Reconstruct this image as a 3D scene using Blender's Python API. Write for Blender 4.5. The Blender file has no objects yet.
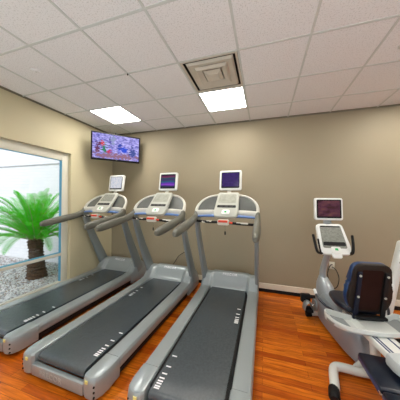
import bpy, bmesh, math, random
from mathutils import Vector, Matrix
random.seed(7)
C = bpy.context.scene.collection
PI = math.pi
CAMZ = 1.545
CEIL = 2.955
WL = -3.17      # left wall
WB = 3.63       # back wall
WR = 4.6
WN = -3.2
GX, GY, T = -2.072, 1.287, 0.61   # ceiling grid origin

# ------------------------------------------------------------------ materials
def mat(name, col, rough=0.5, metal=0.0, spec=0.5, noise=None, bump=None, coat=0.0, emit=None, es=0.0):
    m = bpy.data.materials.new(name); m.use_nodes = True
    nt = m.node_tree; b = nt.nodes['Principled BSDF']
    b.inputs['Base Color'].default_value = (*col, 1)
    b.inputs['Roughness'].default_value = rough
    b.inputs['Metallic'].default_value = metal
    b.inputs['Specular IOR Level'].default_value = spec
    b.inputs['Coat Weight'].default_value = coat
    if emit:
        b.inputs['Emission Color'].default_value = (*emit, 1); b.inputs['Emission Strength'].default_value = es
    if noise or bump:
        tc = nt.nodes.new('ShaderNodeTexCoord')
    if noise:
        sc, amt = noise
        n = nt.nodes.new('ShaderNodeTexNoise'); n.inputs['Scale'].default_value = sc; n.inputs['Detail'].default_value = 4
        nt.links.new(tc.outputs['Object'], n.inputs['Vector'])
        r = nt.nodes.new('ShaderNodeValToRGB')
        r.color_ramp.elements[0].position = .3; r.color_ramp.elements[1].position = .7
        r.color_ramp.elements[0].color = (*[c*(1-amt) for c in col], 1)
        r.color_ramp.elements[1].color = (*[min(1, c*(1+amt)) for c in col], 1)
        nt.links.new(n.outputs['Fac'], r.inputs['Fac']); nt.links.new(r.outputs['Color'], b.inputs['Base Color'])
    if bump:
        sc, st = bump
        n2 = nt.nodes.new('ShaderNodeTexNoise'); n2.inputs['Scale'].default_value = sc; n2.inputs['Detail'].default_value = 3
        nt.links.new(tc.outputs['Object'], n2.inputs['Vector'])
        bp = nt.nodes.new('ShaderNodeBump'); bp.inputs['Strength'].default_value = st; bp.inputs['Distance'].default_value = .01
        nt.links.new(n2.outputs['Fac'], bp.inputs['Height']); nt.links.new(bp.outputs['Normal'], b.inputs['Normal'])
    return m

M = {}
M['silver'] = mat('silver_plastic', (.34, .385, .40), .3, .3, noise=(3, .03))
M['silver_dark'] = mat('silver_dark', (.27, .295, .30), .3, .3, noise=(3, .03))
M['column'] = mat('column_paint', (.27, .31, .32), .3, .35, noise=(3, .03))
M['offwhite'] = mat('offwhite_plastic', (.62, .61, .55), .35, noise=(4, .02))
M['pale'] = mat('console_pale', (.46, .47, .42), .5, spec=.25, noise=(4, .02))
M['white'] = mat('white_plastic', (.80, .82, .80), .3, noise=(4, .02))
M['grip'] = mat('grip_rubber', (.13, .13, .105), .4, noise=(20, .05))
M['blue'] = mat('blue_trim', (.13, .24, .52), .35, noise=(4, .03))
M['belt'] = mat('belt_rubber', (.045, .060, .072), .26, spec=.9, noise=(60, .12), bump=(400, .15))  # bluish base tint stands in for sky reflected on the belt
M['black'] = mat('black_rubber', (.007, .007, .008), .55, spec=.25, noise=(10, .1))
M['smoke'] = mat('smoky_panel', (.16, .17, .165), .2, .3, noise=(6, .1))
M['mark'] = mat('white_print', (.8, .82, .85), .5, noise=(40, .03))
M['yellow'] = mat('yellow_sticker', (.75, .7, .25), .5, noise=(20, .05))
M['red'] = mat('red_plastic', (.75, .06, .02), .35, noise=(20, .05))
M['key'] = mat('key_dark', (.05, .05, .05), .6, spec=.2, noise=(9, .1))
M['green'] = mat('green_button', (.02, .45, .12), .4, noise=(20, .05))
M['chrome'] = mat('chrome', (.75, .76, .78), .18, 1.0, noise=(5, .02))
M['navy'] = mat('navy_vinyl', (.006, .010, .022), .28, spec=.5, coat=.1, bump=(120, .1), noise=(8, .1))
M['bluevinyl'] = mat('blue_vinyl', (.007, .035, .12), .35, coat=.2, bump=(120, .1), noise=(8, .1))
M['brownshell'] = mat('backrest_shell', (.018, .012, .009), .5, spec=.25, bump=(80, .1), noise=(8, .15))
M['redbrown'] = mat('shell_inset', (.02, .005, .003), .7, spec=.15, noise=(8, .15))
M['bike'] = mat('bike_paint', (.30, .35, .40), .28, .35, noise=(3, .04))
M['bikewhite'] = mat('bike_white', (.74, .76, .73), .32, noise=(4, .02))
M['trim'] = mat('cream_trim', (.74, .71, .60), .4, noise=(4, .03))
M['wframe'] = mat('cream_window_frame', (.70, .68, .58), .4, noise=(4, .03))
M['wblue'] = mat('blue_fringe', (.10, .38, .58), .35, noise=(6, .05))
M['grid'] = mat('ceiling_grid_metal', (.62, .65, .63), .5, noise=(6, .03))
M['vent'] = mat('vent_metal', (.60, .56, .47), .4, noise=(6, .04))
M['ventdark'] = mat('vent_inside', (.02, .013, .008), .7, noise=(6, .2))
M['outlet'] = mat('outlet_plastic', (.72, .70, .60), .4, noise=(9, .03))
M['trunk'] = mat('palm_trunk', (.085, .045, .022), .95, noise=(25, .5), bump=(60, 1))
M['rachis'] = mat('frond_stem', (.22, .30, .06), .5, noise=(20, .2))
M['lens'] = mat('troffer_lens', (.9, .9, .9), .5, emit=(1, .95, .86), es=23.0, noise=(4, .01))

def leafmat():
    m = mat('frond_leaflets', (.045, .50, .006), .6, spec=.15, noise=(7, .5))
    nt = m.node_tree; b = nt.nodes['Principled BSDF']; out = nt.nodes['Material Output']
    tr = nt.nodes.new('ShaderNodeBsdfTranslucent'); tr.inputs['Color'].default_value = (.12, .75, .01, 1)
    mx = nt.nodes.new('ShaderNodeMixShader'); mx.inputs['Fac'].default_value = .3
    nt.links.new(b.outputs['BSDF'], mx.inputs[1]); nt.links.new(tr.outputs['BSDF'], mx.inputs[2])
    nt.links.new(mx.outputs['Shader'], out.inputs['Surface'])
    return m
M['leaf'] = leafmat()

def glass():
    m = bpy.data.materials.new('window_glass'); m.use_nodes = True
    nt = m.node_tree; nt.nodes.clear()
    out = nt.nodes.new('ShaderNodeOutputMaterial'); t = nt.nodes.new('ShaderNodeBsdfTransparent')
    t.inputs['Color'].default_value = (.95, .96, .97, 1)
    g = nt.nodes.new('ShaderNodeBsdfGlossy'); g.inputs['Roughness'].default_value = .02
    fr = nt.nodes.new('ShaderNodeFresnel'); fr.inputs['IOR'].default_value = 1.45
    mx = nt.nodes.new('ShaderNodeMixShader')
    nt.links.new(fr.outputs['Fac'], mx.inputs['Fac']); nt.links.new(t.outputs[0], mx.inputs[1]); nt.links.new(g.outputs[0], mx.inputs[2])
    nt.links.new(mx.outputs[0], out.inputs['Surface'])
    return m
M['glass'] = glass()

def wallmat(name, col):
    return mat(name, col, .55, spec=.35, noise=(1.3, .03), bump=(180, .08))
M['wback'] = wallmat('taupe_paint', (.325, .277, .190))
M['wleft'] = wallmat('cream_paint', (.60, .54, .36))

def ceilmat():
    m = mat('acoustic_tile', (.60, .575, .56), .9, spec=.1)
    nt = m.node_tree; b = nt.nodes['Principled BSDF']; N = nt.nodes.new; L = nt.links.new
    tc = N('ShaderNodeTexCoord')
    n = N('ShaderNodeTexNoise'); n.inputs['Scale'].default_value = 90; n.inputs['Detail'].default_value = 2
    r = N('ShaderNodeValToRGB'); r.color_ramp.elements[0].position = .36; r.color_ramp.elements[1].position = .46
    r.color_ramp.elements[0].color = (.72, .72, .72, 1); r.color_ramp.elements[1].color = (.87, .87, .88, 1)
    L(tc.outputs['Object'], n.inputs['Vector']); L(n.outputs['Fac'], r.inputs['Fac']); L(r.outputs['Color'], b.inputs['Base Color'])
    bp = N('ShaderNodeBump'); bp.inputs['Strength'].default_value = .3; bp.inputs['Distance'].default_value = .004
    L(r.outputs['Color'], bp.inputs['Height']); L(bp.outputs['Normal'], b.inputs['Normal'])
    return m
M['ceil'] = ceilmat()

def floormat():
    m = mat('wood_laminate', (.5, .15, .03), .30, spec=.25, coat=.04)
    nt = m.node_tree; b = nt.nodes['Principled BSDF']; N = nt.nodes.new; L = nt.links.new
    tc = N('ShaderNodeTexCoord')
    br = N('ShaderNodeTexBrick'); br.inputs['Scale'].default_value = 1.0
    br.inputs['Brick Width'].default_value = .62; br.inputs['Row Height'].default_value = .066
    br.inputs['Mortar Size'].default_value = .0012; br.offset = .37
    br.inputs['Color1'].default_value = (.52, .095, .004, 1); br.inputs['Color2'].default_value = (.95, .28, .018, 1)
    br.inputs['Mortar'].default_value = (.16, .03, .005, 1); br.inputs['Bias'].default_value = -.1
    L(tc.outputs['Object'], br.inputs['Vector'])
    mp = N('ShaderNodeMapping'); mp.inputs['Scale'].default_value = (2.2, 26, 1)
    n = N('ShaderNodeTexNoise'); n.inputs['Scale'].default_value = 2.0; n.inputs['Detail'].default_value = 6; n.inputs['Distortion'].default_value = .6
    L(tc.outputs['Object'], mp.inputs['Vector']); L(mp.outputs['Vector'], n.inputs['Vector'])
    r = N('ShaderNodeValToRGB'); r.color_ramp.elements[0].position = .32; r.color_ramp.elements[1].position = .68
    r.color_ramp.elements[0].color = (.50, .38, .30, 1); r.color_ramp.elements[1].color = (1.0, 1.0, 1.0, 1)
    L(n.outputs['Fac'], r.inputs['Fac'])
    mx = N('ShaderNodeMixRGB'); mx.blend_type = 'MULTIPLY'; mx.inputs['Fac'].default_value = .85
    L(br.outputs['Color'], mx.inputs['Color1']); L(r.outputs['Color'], mx.inputs['Color2']); L(mx.outputs['Color'], b.inputs['Base Color'])
    return m
M['floor'] = floormat()

def brickwall():
    m = mat('white_block_wall', (.80, .82, .84), .85)
    nt = m.node_tree; b = nt.nodes['Principled BSDF']; N = nt.nodes.new; L = nt.links.new
    tc = N('ShaderNodeTexCoord'); mp = N('ShaderNodeMapping'); mp.inputs['Rotation'].default_value = (PI/2, 0, 0)
    br = N('ShaderNodeTexBrick'); br.inputs['Scale'].default_value = 1; br.inputs['Brick Width'].default_value = .24; br.inputs['Row Height'].default_value = .08
    br.inputs['Mortar Size'].default_value = .004
    br.inputs['Color1'].default_value = (.82, .84, .86, 1); br.inputs['Color2'].default_value = (.78, .81, .84, 1); br.inputs['Mortar'].default_value = (.68, .71, .75, 1)
    L(tc.outputs['Object'], mp.inputs['Vector']); L(mp.outputs['Vector'], br.inputs['Vector']); L(br.outputs['Color'], b.inputs['Base Color'])
    return m
M['block'] = brickwall()
M['stone_a'] = mat('stone_white', (.66, .66, .68), .8, noise=(9, .15))
M['stone_b'] = mat('stone_grey', (.33, .33, .36), .8, noise=(9, .2))
M['stone_c'] = mat('stone_brown', (.30, .21, .17), .8, noise=(9, .2))
M['soil'] = mat('gravel_bed', (.42, .41, .41), .95, noise=(40, .5))

def screenmat(name, kind):
    """procedural picture on a lit screen"""
    m = bpy.data.materials.new(name); m.use_nodes = True
    nt = m.node_tree; b = nt.nodes['Principled BSDF']; N = nt.nodes.new; L = nt.links.new
    b.inputs['Base Color'].default_value = (.01, .01, .012, 1); b.inputs['Roughness'].default_value = .12; b.inputs['Specular IOR Level'].default_value = .12
    tc = N('ShaderNodeTexCoord'); r = N('ShaderNodeValToRGB'); cr = r.color_ramp
    def stops(s):
        cr.elements[0].position = s[0][0]; cr.elements[0].color = (*s[0][1], 1)
        cr.elements[1].position = s[-1][0]; cr.elements[1].color = (*s[-1][1], 1)
        for p, c in s[1:-1]:
            e = cr.elements.new(p); e.color = (*c, 1)
    if kind == 'purple':
        n = N('ShaderNodeTexNoise'); n.inputs['Scale'].default_value = 9; L(tc.outputs['Generated'], n.inputs['Vector'])
        L(n.outputs['Fac'], r.inputs['Fac']); stops([(.3, (.022, .008, .085)), (.7, (.04, .014, .14))])
        st = 1.0
    elif kind == 'red':
        n = N('ShaderNodeTexNoise'); n.inputs['Scale'].default_value = 3; L(tc.outputs['Generated'], n.inputs['Vector'])
        L(n.outputs['Fac'], r.inputs['Fac']); stops([(.3, (.045, .013, .014)), (.5, (.085, .025, .045)), (.7, (.14, .05, .045))])
        st = 1.0
    elif kind == 'stripes':
        sp = N('ShaderNodeSeparateXYZ'); L(tc.outputs['Generated'], sp.inputs[0])
        n = N('ShaderNodeTexNoise'); n.inputs['Scale'].default_value = 2; L(tc.outputs['Generated'], n.inputs['Vector'])
        ma = N('ShaderNodeMath'); ma.operation = 'MULTIPLY_ADD'; L(n.outputs['Fac'], ma.inputs[0]); ma.inputs[1].default_value = .12
        L(sp.outputs['Z'], ma.inputs[2]); L(ma.outputs[0], r.inputs['Fac'])
        stops([(.0, (.01, .01, .02)), (.16, (.03, .03, .10)), (.25, (.24, .05, .55)), (.38, (.10, .03, .35)), (.5, (.01, .10, .16)), (.64, (.05, .02, .12)), (.76, (.01, .07, .10)), (.88, (.16, .02, .09)), (1, (.02, .01, .03))])
        st = 1.0
    elif kind == 'page':
        v = N('ShaderNodeTexVoronoi'); v.inputs['Scale'].default_value = 7; L(tc.outputs['Generated'], v.inputs['Vector'])
        L(v.outputs['Distance'], r.inputs['Fac']); stops([(.0, (.16, .24, .42)), (.25, (.50, .55, .66)), (.6, (.66, .66, .70))])
        st = 1.0
    elif kind == 'lcd':
        v = N('ShaderNodeTexBrick'); v.inputs['Scale'].default_value = 7; L(tc.outputs['Generated'], v.inputs['Vector'])
        b.inputs['Roughness'].default_value = .4; b.inputs['Specular IOR Level'].default_value = .3
        v.inputs['Color1'].default_value = (.20, .21, .18, 1); v.inputs['Color2'].default_value = (.30, .31, .28, 1); v.inputs['Mortar'].default_value = (.14, .15, .13, 1)
        L(v.outputs['Color'], b.inputs['Base Color'])
        return m
    if kind == 'tv':
        # a bright broadcast picture: pale lavender crowd, blue figures low down, red and green patches on the left
        v = N('ShaderNodeTexVoronoi'); v.inputs['Scale'].default_value = 16
        n = N('ShaderNodeTexNoise'); n.inputs['Scale'].default_value = 7; n.inputs['Detail'].default_value = 6; n.inputs['Roughness'].default_value = .7
        L(tc.outputs['Generated'], v.inputs['Vector']); L(tc.outputs['Generated'], n.inputs['Vector'])
        L(v.outputs['Distance'], r.inputs['Fac']); stops([(.0, (.01, .01, .12)), (.25, (.10, .09, .42)), (.5, (.32, .28, .80)), (.8, (.60, .56, 1))])
        r2 = N('ShaderNodeValToRGB'); c2 = r2.color_ramp
        c2.elements[0].position = .42; c2.elements[0].color = (.03, .05, .35, 1); c2.elements[1].position = .60; c2.elements[1].color = (.62, .58, .98, 1)
        L(n.outputs['Fac'], r2.inputs['Fac'])
        mx = N('ShaderNodeMixRGB'); mx.blend_type = 'MIX'; mx.inputs['Fac'].default_value = .42
        L(r.outputs['Color'], mx.inputs[1]); L(r2.outputs['Color'], mx.inputs[2])
        cur = mx.outputs['Color']
        nf = N('ShaderNodeTexNoise'); nf.inputs['Scale'].default_value = 16; nf.inputs['Detail'].default_value = 4; L(tc.outputs['Generated'], nf.inputs['Vector'])
        nb = N('ShaderNodeMath'); nb.operation = 'MULTIPLY_ADD'; L(nf.outputs['Fac'], nb.inputs[0]); nb.inputs[1].default_value = 5; nb.inputs[2].default_value = -2.0
        for (px, pz, sx, sz, colr) in ((.24, .38, .05, .22, (.02, .20, .10)), (.20, .60, .035, .09, (.6, .04, .04)), (.64, .42, .08, .10, (.02, .07, .65)), (.56, .58, .05, .09, (.02, .05, .40)),
                                       (.34, .28, .05, .10, (.55, .03, .10)), (.10, .42, .05, .22, (.12, .03, .10)), (.5, .14, .55, .10, (.28, .14, .22)), (.36, .7, .03, .2, (.08, .08, .35)), (.85, .35, .06, .2, (.05, .08, .30)), (.42, .8, .05, .16, (.25, .3, .5))):
            sub = N('ShaderNodeVectorMath'); sub.operation = 'SUBTRACT'; sub.inputs[1].default_value = (px, 0, pz)
            L(tc.outputs['Generated'], sub.inputs[0])
            mu = N('ShaderNodeVectorMath'); mu.operation = 'MULTIPLY'; mu.inputs[1].default_value = (1/sx, 0, 1/sz); L(sub.outputs[0], mu.inputs[0])
            ln = N('ShaderNodeVectorMath'); ln.operation = 'LENGTH'; L(mu.outputs[0], ln.inputs[0])
            ad = N('ShaderNodeMath'); ad.operation = 'ADD'; L(ln.outputs['Value'], ad.inputs[0]); L(nb.outputs[0], ad.inputs[1])
            lt = N('ShaderNodeMath'); lt.operation = 'LESS_THAN'; lt.inputs[1].default_value = 1.45; L(ad.outputs[0], lt.inputs[0])
            m3 = N('ShaderNodeMixRGB'); m3.inputs[2].default_value = (*colr, 1); L(lt.outputs[0], m3.inputs['Fac']); L(cur, m3.inputs[1]); cur = m3.outputs['Color']
        L(cur, b.inputs['Emission Color']); b.inputs['Emission Strength'].default_value = SCREEN*1.05
        return m
    L(r.outputs['Color'], b.inputs['Emission Color']); b.inputs['Emission Strength'].default_value = st*SCREEN
    return m
SCREEN = 1.0
UP = 18  # power of each added ceiling fill lamp
S = {k: screenmat('screen_'+k, k) for k in ('purple', 'red', 'stripes', 'page', 'lcd', 'tv')}

# ------------------------------------------------------------------ mesh helpers
def link(name, bm, mats, parent=None, smooth=True, angle=40):
    me = bpy.data.meshes.new(name)
    bmesh.ops.recalc_face_normals(bm, faces=bm.faces)
    bm.to_mesh(me); bm.free()
    if not isinstance(mats, (list, tuple)): mats = [mats]
    for m in mats: me.materials.append(m)
    if smooth:
        me.polygons.foreach_set('use_smooth', [True]*len(me.polygons))
        try: me.set_sharp_from_angle(angle=math.radians(angle))
        except Exception: pass
    o = bpy.data.objects.new(name, me); C.objects.link(o)
    if parent: o.parent = parent
    return o

def tag(o, label, cat=None, group=None, kind=None):
    o['label'] = label
    if cat: o['category'] = cat
    if group: o['group'] = group
    if kind: o['kind'] = kind
    return o

def thing(name, label, cat, loc=(0, 0, 0), rz=0, group=None):
    o = bpy.data.objects.new(name, None); C.objects.link(o)
    o.empty_display_size = .1
    o.location = loc; o.rotation_euler = (0, 0, rz)
    return tag(o, label, cat, group)

def struct(name, bm, m, parent=None, smooth=False):
    o = link(name, bm, m, parent, smooth)
    if not parent: o['kind'] = 'structure'
    return o

def BM(): return bmesh.new()

def merge(bm, tb, mtx=None, mi=0):
    if mtx is not None: tb.transform(mtx)
    for f in tb.faces: f.material_index = mi
    me = bpy.data.meshes.new('tmp'); tb.to_mesh(me); tb.free(); bm.from_mesh(me); bpy.data.meshes.remove(me)

def box(bm, lo, hi, r=0, mtx=None, mi=0, seg=2):
    tb = BM(); bmesh.ops.create_cube(tb, size=1)
    s = [hi[i]-lo[i] for i in range(3)]; c = [(hi[i]+lo[i])/2 for i in range(3)]
    tb.transform(Matrix.Translation(c) @ Matrix.Diagonal((*s, 1)))
    if r: bmesh.ops.bevel(tb, geom=list(tb.edges), offset=min(r, min(s)*.45), segments=seg, profile=.5, affect='EDGES')
    merge(bm, tb, mtx, mi)

def roundpoly(pts, r, n=5):
    out = []; N_ = len(pts)
    for i in range(N_):
        p = Vector(pts[i]); a = Vector(pts[i-1]); b = Vector(pts[(i+1) % N_])
        ri = r[i] if isinstance(r, (list, tuple)) else r
        ua = (a-p); ub = (b-p); la, lb = ua.length, ub.length; ua.normalize(); ub.normalize()
        q = min(ri, la*.48, lb*.48)
        s, e = p+ua*q, p+ub*q
        for k in range(n+1):
            t = k/n; out.append(tuple((1-t)**2*s + 2*t*(1-t)*p + t*t*e))
    return out

def prism(bm, pts, z0, z1, mtx=None, mi=0, bev=0, seg=2):
    tb = BM()
    vs = [tb.verts.new((p[0], p[1], z0)) for p in pts]
    f = tb.faces.new(vs)
    ex = bmesh.ops.extrude_face_region(tb, geom=[f])
    for v in ex['geom']:
        if isinstance(v, bmesh.types.BMVert): v.co.z = z1
    if bev:
        tb.faces.ensure_lookup_table()
        es = [e for e in tb.edges if abs(e.verts[0].co.z-e.verts[1].co.z) < 1e-6]
        bmesh.ops.bevel(tb, geom=es, offset=bev, segments=seg, profile=.5, affect='EDGES')
    merge(bm, tb, mtx, mi)

def catmull(P, k, steps):
    out = []
    n = len(P)
    for i in range(n-1):
        p0 = P[max(i-1, 0)]; p1 = P[i]; p2 = P[i+1]; p3 = P[min(i+2, n-1)]
        for s in range(steps):
            t = s/steps
            out.append(tuple(.5*((2*p1[j]) + (-p0[j]+p2[j])*t + (2*p0[j]-5*p1[j]+4*p2[j]-p3[j])*t*t + (-p0[j]+3*p1[j]-3*p2[j]+p3[j])*t**3) for j in range(k)))
    out.append(tuple(P[-1][:k])); return out

def sweep(bm, P, up=(0, 0, 1), n=14, steps=6, ex=2.0, cap=(1, 1), mi=0):
    """P: list of (x,y,z,a,b): a half-width sideways, b half-height along up"""
    Q = catmull([tuple(p) if len(p) == 5 else (*p, p[3]) for p in P], 5, steps)
    tb = BM(); rings = []; up = Vector(up)
    pts = [Vector(q[:3]) for q in Q]
    def ring(p, tn, a, b):
        side = tn.cross(up)
        if side.length < 1e-4: side = tn.cross(Vector((0, 1, 0)))
        side.normalize(); u = side.cross(tn).normalized()
        r = []
        for k in range(n):
            th = 2*PI*k/n; c, s = math.cos(th), math.sin(th)
            cx = math.copysign(abs(c)**(2/ex), c); sy = math.copysign(abs(s)**(2/ex), s)
            r.append(tb.verts.new(p+side*(a*cx)+u*(b*sy)))
        return r
    for i, q in enumerate(Q):
        tn = (pts[min(i+1, len(Q)-1)]-pts[max(i-1, 0)]).normalized()
        a, b = q[3], q[4]
        if i == 0 and cap[0]:
            for e in (.25, .6, .85): 
                k = math.sqrt(1-(1-e)**2); rings.append(ring(pts[0]-tn*min(a, b)*(1-e)*.9, tn, a*k, b*k))
        rings.append(ring(pts[i], tn, a, b))
        if i == len(Q)-1 and cap[1]:
            for e in (.85, .6, .25):
                k = math.sqrt(1-(1-e)**2); rings.append(ring(pts[i]+tn*min(a, b)*(1-e)*.9, tn, a*k, b*k))
    for i in range(len(rings)-1):
        for k in range(n):
            tb.faces.new((rings[i][k], rings[i][(k+1) % n], rings[i+1][(k+1) % n], rings[i+1][k]))
    tb.faces.new(rings[0]); tb.faces.new(rings[-1])
    merge(bm, tb, None, mi)

def tube(bm, P, r, n=10, steps=6, cap=(1, 1), mi=0, up=(0, 0, 1)):
    sweep(bm, [(*p, r, r) for p in P], up, n, steps, 2, cap, mi)

def cyl(bm, p, q, r, n=20, mi=0, r2=None):
    p, q = Vector(p), Vector(q); d = q-p
    tb = BM(); bmesh.ops.create_cone(tb, cap_ends=True, segments=n, radius1=r, radius2=r if r2 is None else r2, depth=d.length)
    m = Matrix.Translation((p+q)/2) @ d.to_track_quat('Z', 'Y').to_matrix().to_4x4()
    merge(bm, tb, m, mi)

def loft(bm, rings, mi=0, caps=True):
    tb = BM(); R = [[tb.verts.new(p) for p in r] for r in rings]; n = len(R[0])
    for i in range(len(R)-1):
        for k in range(n):
            tb.faces.new((R[i][k], R[i][(k+1) % n], R[i+1][(k+1) % n], R[i+1][k]))
    if caps: tb.faces.new(R[0]); tb.faces.new(R[-1])
    merge(bm, tb, None, mi)

def sup(cx, cy, z, a, b, ex=3, n=36):
    r = []
    for k in range(n):
        th = 2*PI*k/n; c, s = math.cos(th), math.sin(th)
        r.append((cx+a*math.copysign(abs(c)**(2/ex), c), cy+b*math.copysign(abs(s)**(2/ex), s), z))
    return r

def plate(o, tilt, extra=None):
    """matrix of a panel facing -Y and up: x right, y up the panel, z out of it"""
    s, c = math.sin(tilt), math.cos(tilt)
    m = Matrix(((1, 0, 0, o[0]), (0, s, -c, o[1]), (0, c, s, o[2]), (0, 0, 0, 1)))
    return m

def text_mesh(bm, s, size, depth, mtx, mi=0):
    cu = bpy.data.curves.new('txt', 'FONT'); cu.body = s; cu.size = size; cu.extrude = depth; cu.align_x = 'CENTER'; cu.align_y = 'CENTER'; cu.space_character = 1.15
    o = bpy.data.objects.new('txt', cu); C.objects.link(o)
    dg = bpy.context.evaluated_depsgraph_get(); me = bpy.data.meshes.new_from_object(o.evaluated_get(dg))
    tb = BM(); tb.from_mesh(me); merge(bm, tb, mtx, mi)
    bpy.data.objects.remove(o); bpy.data.curves.remove(cu); bpy.data.meshes.remove(me)

def smooth01(t): t = max(0, min(1, t)); return t*t*(3-2*t)

# ------------------------------------------------------------------ room shell
bm = BM(); box(bm, (WL, WN, -.05), (WR, WB, 0)); struct('floor', bm, M['floor'])
bm = BM(); box(bm, (WL-.15, WB, -.05), (WR+.15, WB+.15, CEIL+.05)); struct('wall_back', bm, M['wback'])
bm = BM(); box(bm, (WR, WN-.15, -.05), (WR+.15, WB, CEIL+.05)); struct('wall_right', bm, M['wback'])
# wall behind the camera; its wide glazing is added to let in daylight
FX0, FX1, FZ0, FZ1 = -2.9, 4.3, .10, 2.75
bm = BM()
box(bm, (WL-.15, WN-.15, -.05), (FX0, WN, CEIL+.05)); box(bm, (FX1, WN-.15, -.05), (WR, WN, CEIL+.05))
box(bm, (FX0, WN-.15, -.05), (FX1, WN, FZ0)); box(bm, (FX0, WN-.15, FZ1), (FX1, WN, CEIL+.05))
struct('wall_front', bm, M['wleft'])
bm = BM()
for k in range(6):
    x = FX0+(FX1-FX0)*k/5; box(bm, (max(FX0, x-.03), WN-.11, FZ0), (min(FX1, x+.03), WN-.04, FZ1))
struct('added_glazing_frame', bm, M['wframe'])
bm = BM(); box(bm, (FX0, WN-.078, FZ0), (FX1, WN-.072, FZ1)); struct('added_glazing_pane', bm, M['glass'])
bm = BM(); box(bm, (-12, -16, -.12), (16, WN-.15, -.02)); struct('trim_6', bm, mat('bounce_paving', (.62, .60, .57), .8, noise=(.5, .05)))  # pale paving added outside to bounce daylight up at the ceiling
# left wall with window opening
WY0, WY1, WZ0, WZ1 = .25, 2.64, .12, 2.325
bm = BM()
box(bm, (WL-.15, WN, -.05), (WL, WY0, CEIL+.05)); box(bm, (WL-.15, WY1, -.05), (WL, WB, CEIL+.05))
box(bm, (WL-.15, WY0, -.05), (WL, WY1, WZ0)); box(bm, (WL-.15, WY0, WZ1), (WL, WY1, CEIL+.05))
struct('wall_left', bm, M['wleft'])

# ceiling panels with the openings of lamps and vent left out
lamps = [(-1, 2), (2, 2), (6, 2), (-1, -3), (2, -3), (6, -3), (9, -1)]
vent_cell = (2, 1)
bm = BM()
xs = [WL] + [GX+T*i for i in range(-1, 11)] + [WR]; ys = [WN]+[GY+T*j for j in range(-7, 4)]+[WB]
for a in range(len(xs)-1):
    for b_ in range(len(ys)-1):
        i = a-2; j = b_-8
        if (i, j) in lamps or (i, j) == vent_cell: continue
        box(bm, (xs[a], ys[b_], CEIL), (xs[a+1], ys[b_+1], CEIL+.02))
bmesh.ops.remove_doubles(bm, verts=bm.verts, dist=1e-5)
struct('ceiling', bm, M['ceil'])
bm = BM(); box(bm, (WL-.15, WN-.15, CEIL+.30), (WR+.15, WB+.15, CEIL+.35)); struct('trim_7', bm, M['soil'])
bm = BM()
box(bm, (WL-.15, WN-.15, CEIL+.05), (WL-.05, WB+.15, CEIL+.30)); box(bm, (WR+.05, WN-.15, CEIL+.05), (WR+.15, WB+.15, CEIL+.30))
box(bm, (WL-.05, WB+.05, CEIL+.05), (WR+.05, WB+.15, CEIL+.30)); box(bm, (WL-.05, WN-.15, CEIL+.05), (WR+.05, WN-.05, CEIL+.30))
struct('trim_8', bm, M['soil'])
bm = BM(); w = .0100; zt = CEIL-.002
for x in xs[1:-1]:
    box(bm, (x-w, WN, zt-.003), (x+w, WB, CEIL+.001))
for y in ys[1:-1]:
    box(bm, (WL, y-w, zt-.0031), (WR, y+w, CEIL+.0011))
struct('trim_1', bm, M['grid'])
bm = BM()
box(bm, (WL, WN, CEIL-.022), (WL+.003, WB, CEIL)); box(bm, (WL, WB-.003, CEIL-.022), (WR, WB, CEIL))
box(bm, (WL, WN, CEIL-.004), (WL+.022, WB, CEIL)); box(bm, (WL, WB-.022, CEIL-.004), (WR, WB, CEIL))
struct('trim_2', bm, mat('wall_angle_metal', (.20, .18, .13), .5, noise=(5, .1)))
# baseboards: black strip at the floor with a cream board over it
bm = BM(); box(bm, (WL, WB-.016, .055), (WR, WB, .145), .003); struct('baseboard_back', bm, M['trim'])
bm = BM(); box(bm, (WL, WB-.020, .0), (WR, WB, .055), .003); struct('trim_3', bm, M['black'])
bm = BM(); box(bm, (WL, WY1, .055), (WL+.016, WB-.02, .145), .003); struct('baseboard_left', bm, M['trim'])
bm = BM(); box(bm, (WL, WN, 0), (WL+.02, WB-.02, .055), .003); struct('trim_4', bm, M['black'])

# window
win = bpy.data.objects.new('window_1', None); C.objects.link(win); win.location = (WL-.08, (WY0+WY1)/2, WZ0); win['kind'] = 'structure'
win['label'] = 'fixed two-light window with cream frame in the left wall'
def wl(p): return (p[0]-win.location[0], p[1]-win.location[1], p[2]-win.location[2])
def wbox(bm, lo, hi, r=.003): box(bm, wl(lo), wl(hi), r)
bm = BM(); XF0, XF1 = WL-.125, WL-.06
fw = .11
wbox(bm, (XF0, WY1-fw, WZ0), (XF1, WY1, WZ1)); wbox(bm, (XF0, WY0, WZ0), (XF1, WY0+.06, WZ1))
wbox(bm, (XF0, WY0+.06, WZ1-.13), (XF1, WY1-fw, WZ1)); wbox(bm, (XF0, WY0+.06, WZ0), (XF1, WY1-fw, WZ0+.05))
o = link('window_frame', bm, M['wframe'], win)
bm = BM(); wbox(bm, (XF0+.005, WY0+.06, .60), (XF1+.005, WY1-fw, .645)); link('window_rail', bm, M['wframe'], win)
bm = BM(); y1 = WY1-fw
for z0, z1 in ((WZ0+.05, .60), (.645, WZ1-.13)):
    wbox(bm, (XF0+.012, y1-.011, z0), (XF1-.012, y1, z1), 0)
    wbox(bm, (XF0+.012, WY0+.06, z1-.006), (XF1-.012, y1-.016, z1), 0)
wbox(bm, (XF0+.012, WY0+.06, .645), (XF1-.006, y1-.016, .655), 0)
link('fringe_strip', bm, M['wblue'], win)['label'] = 'blue strip added for the colour fringe at the glass edge'  # blue strip imitates a colour fringe along the glass edge
bm = BM()
wbox(bm, (WL-.1, WY0+.06, WZ0+.05), (WL-.094, y1, .60), 0); wbox(bm, (WL-.1, WY0+.06, .645), (WL-.094, y1, WZ1-.13), 0)
link('pane', bm, M['glass'], win)
bm = BM(); wbox(bm, (WL-.06, WY0, WZ0-.02), (WL+.02, WY1, WZ0+.002)); link('window_sill', bm, M['wframe'], win)

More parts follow.
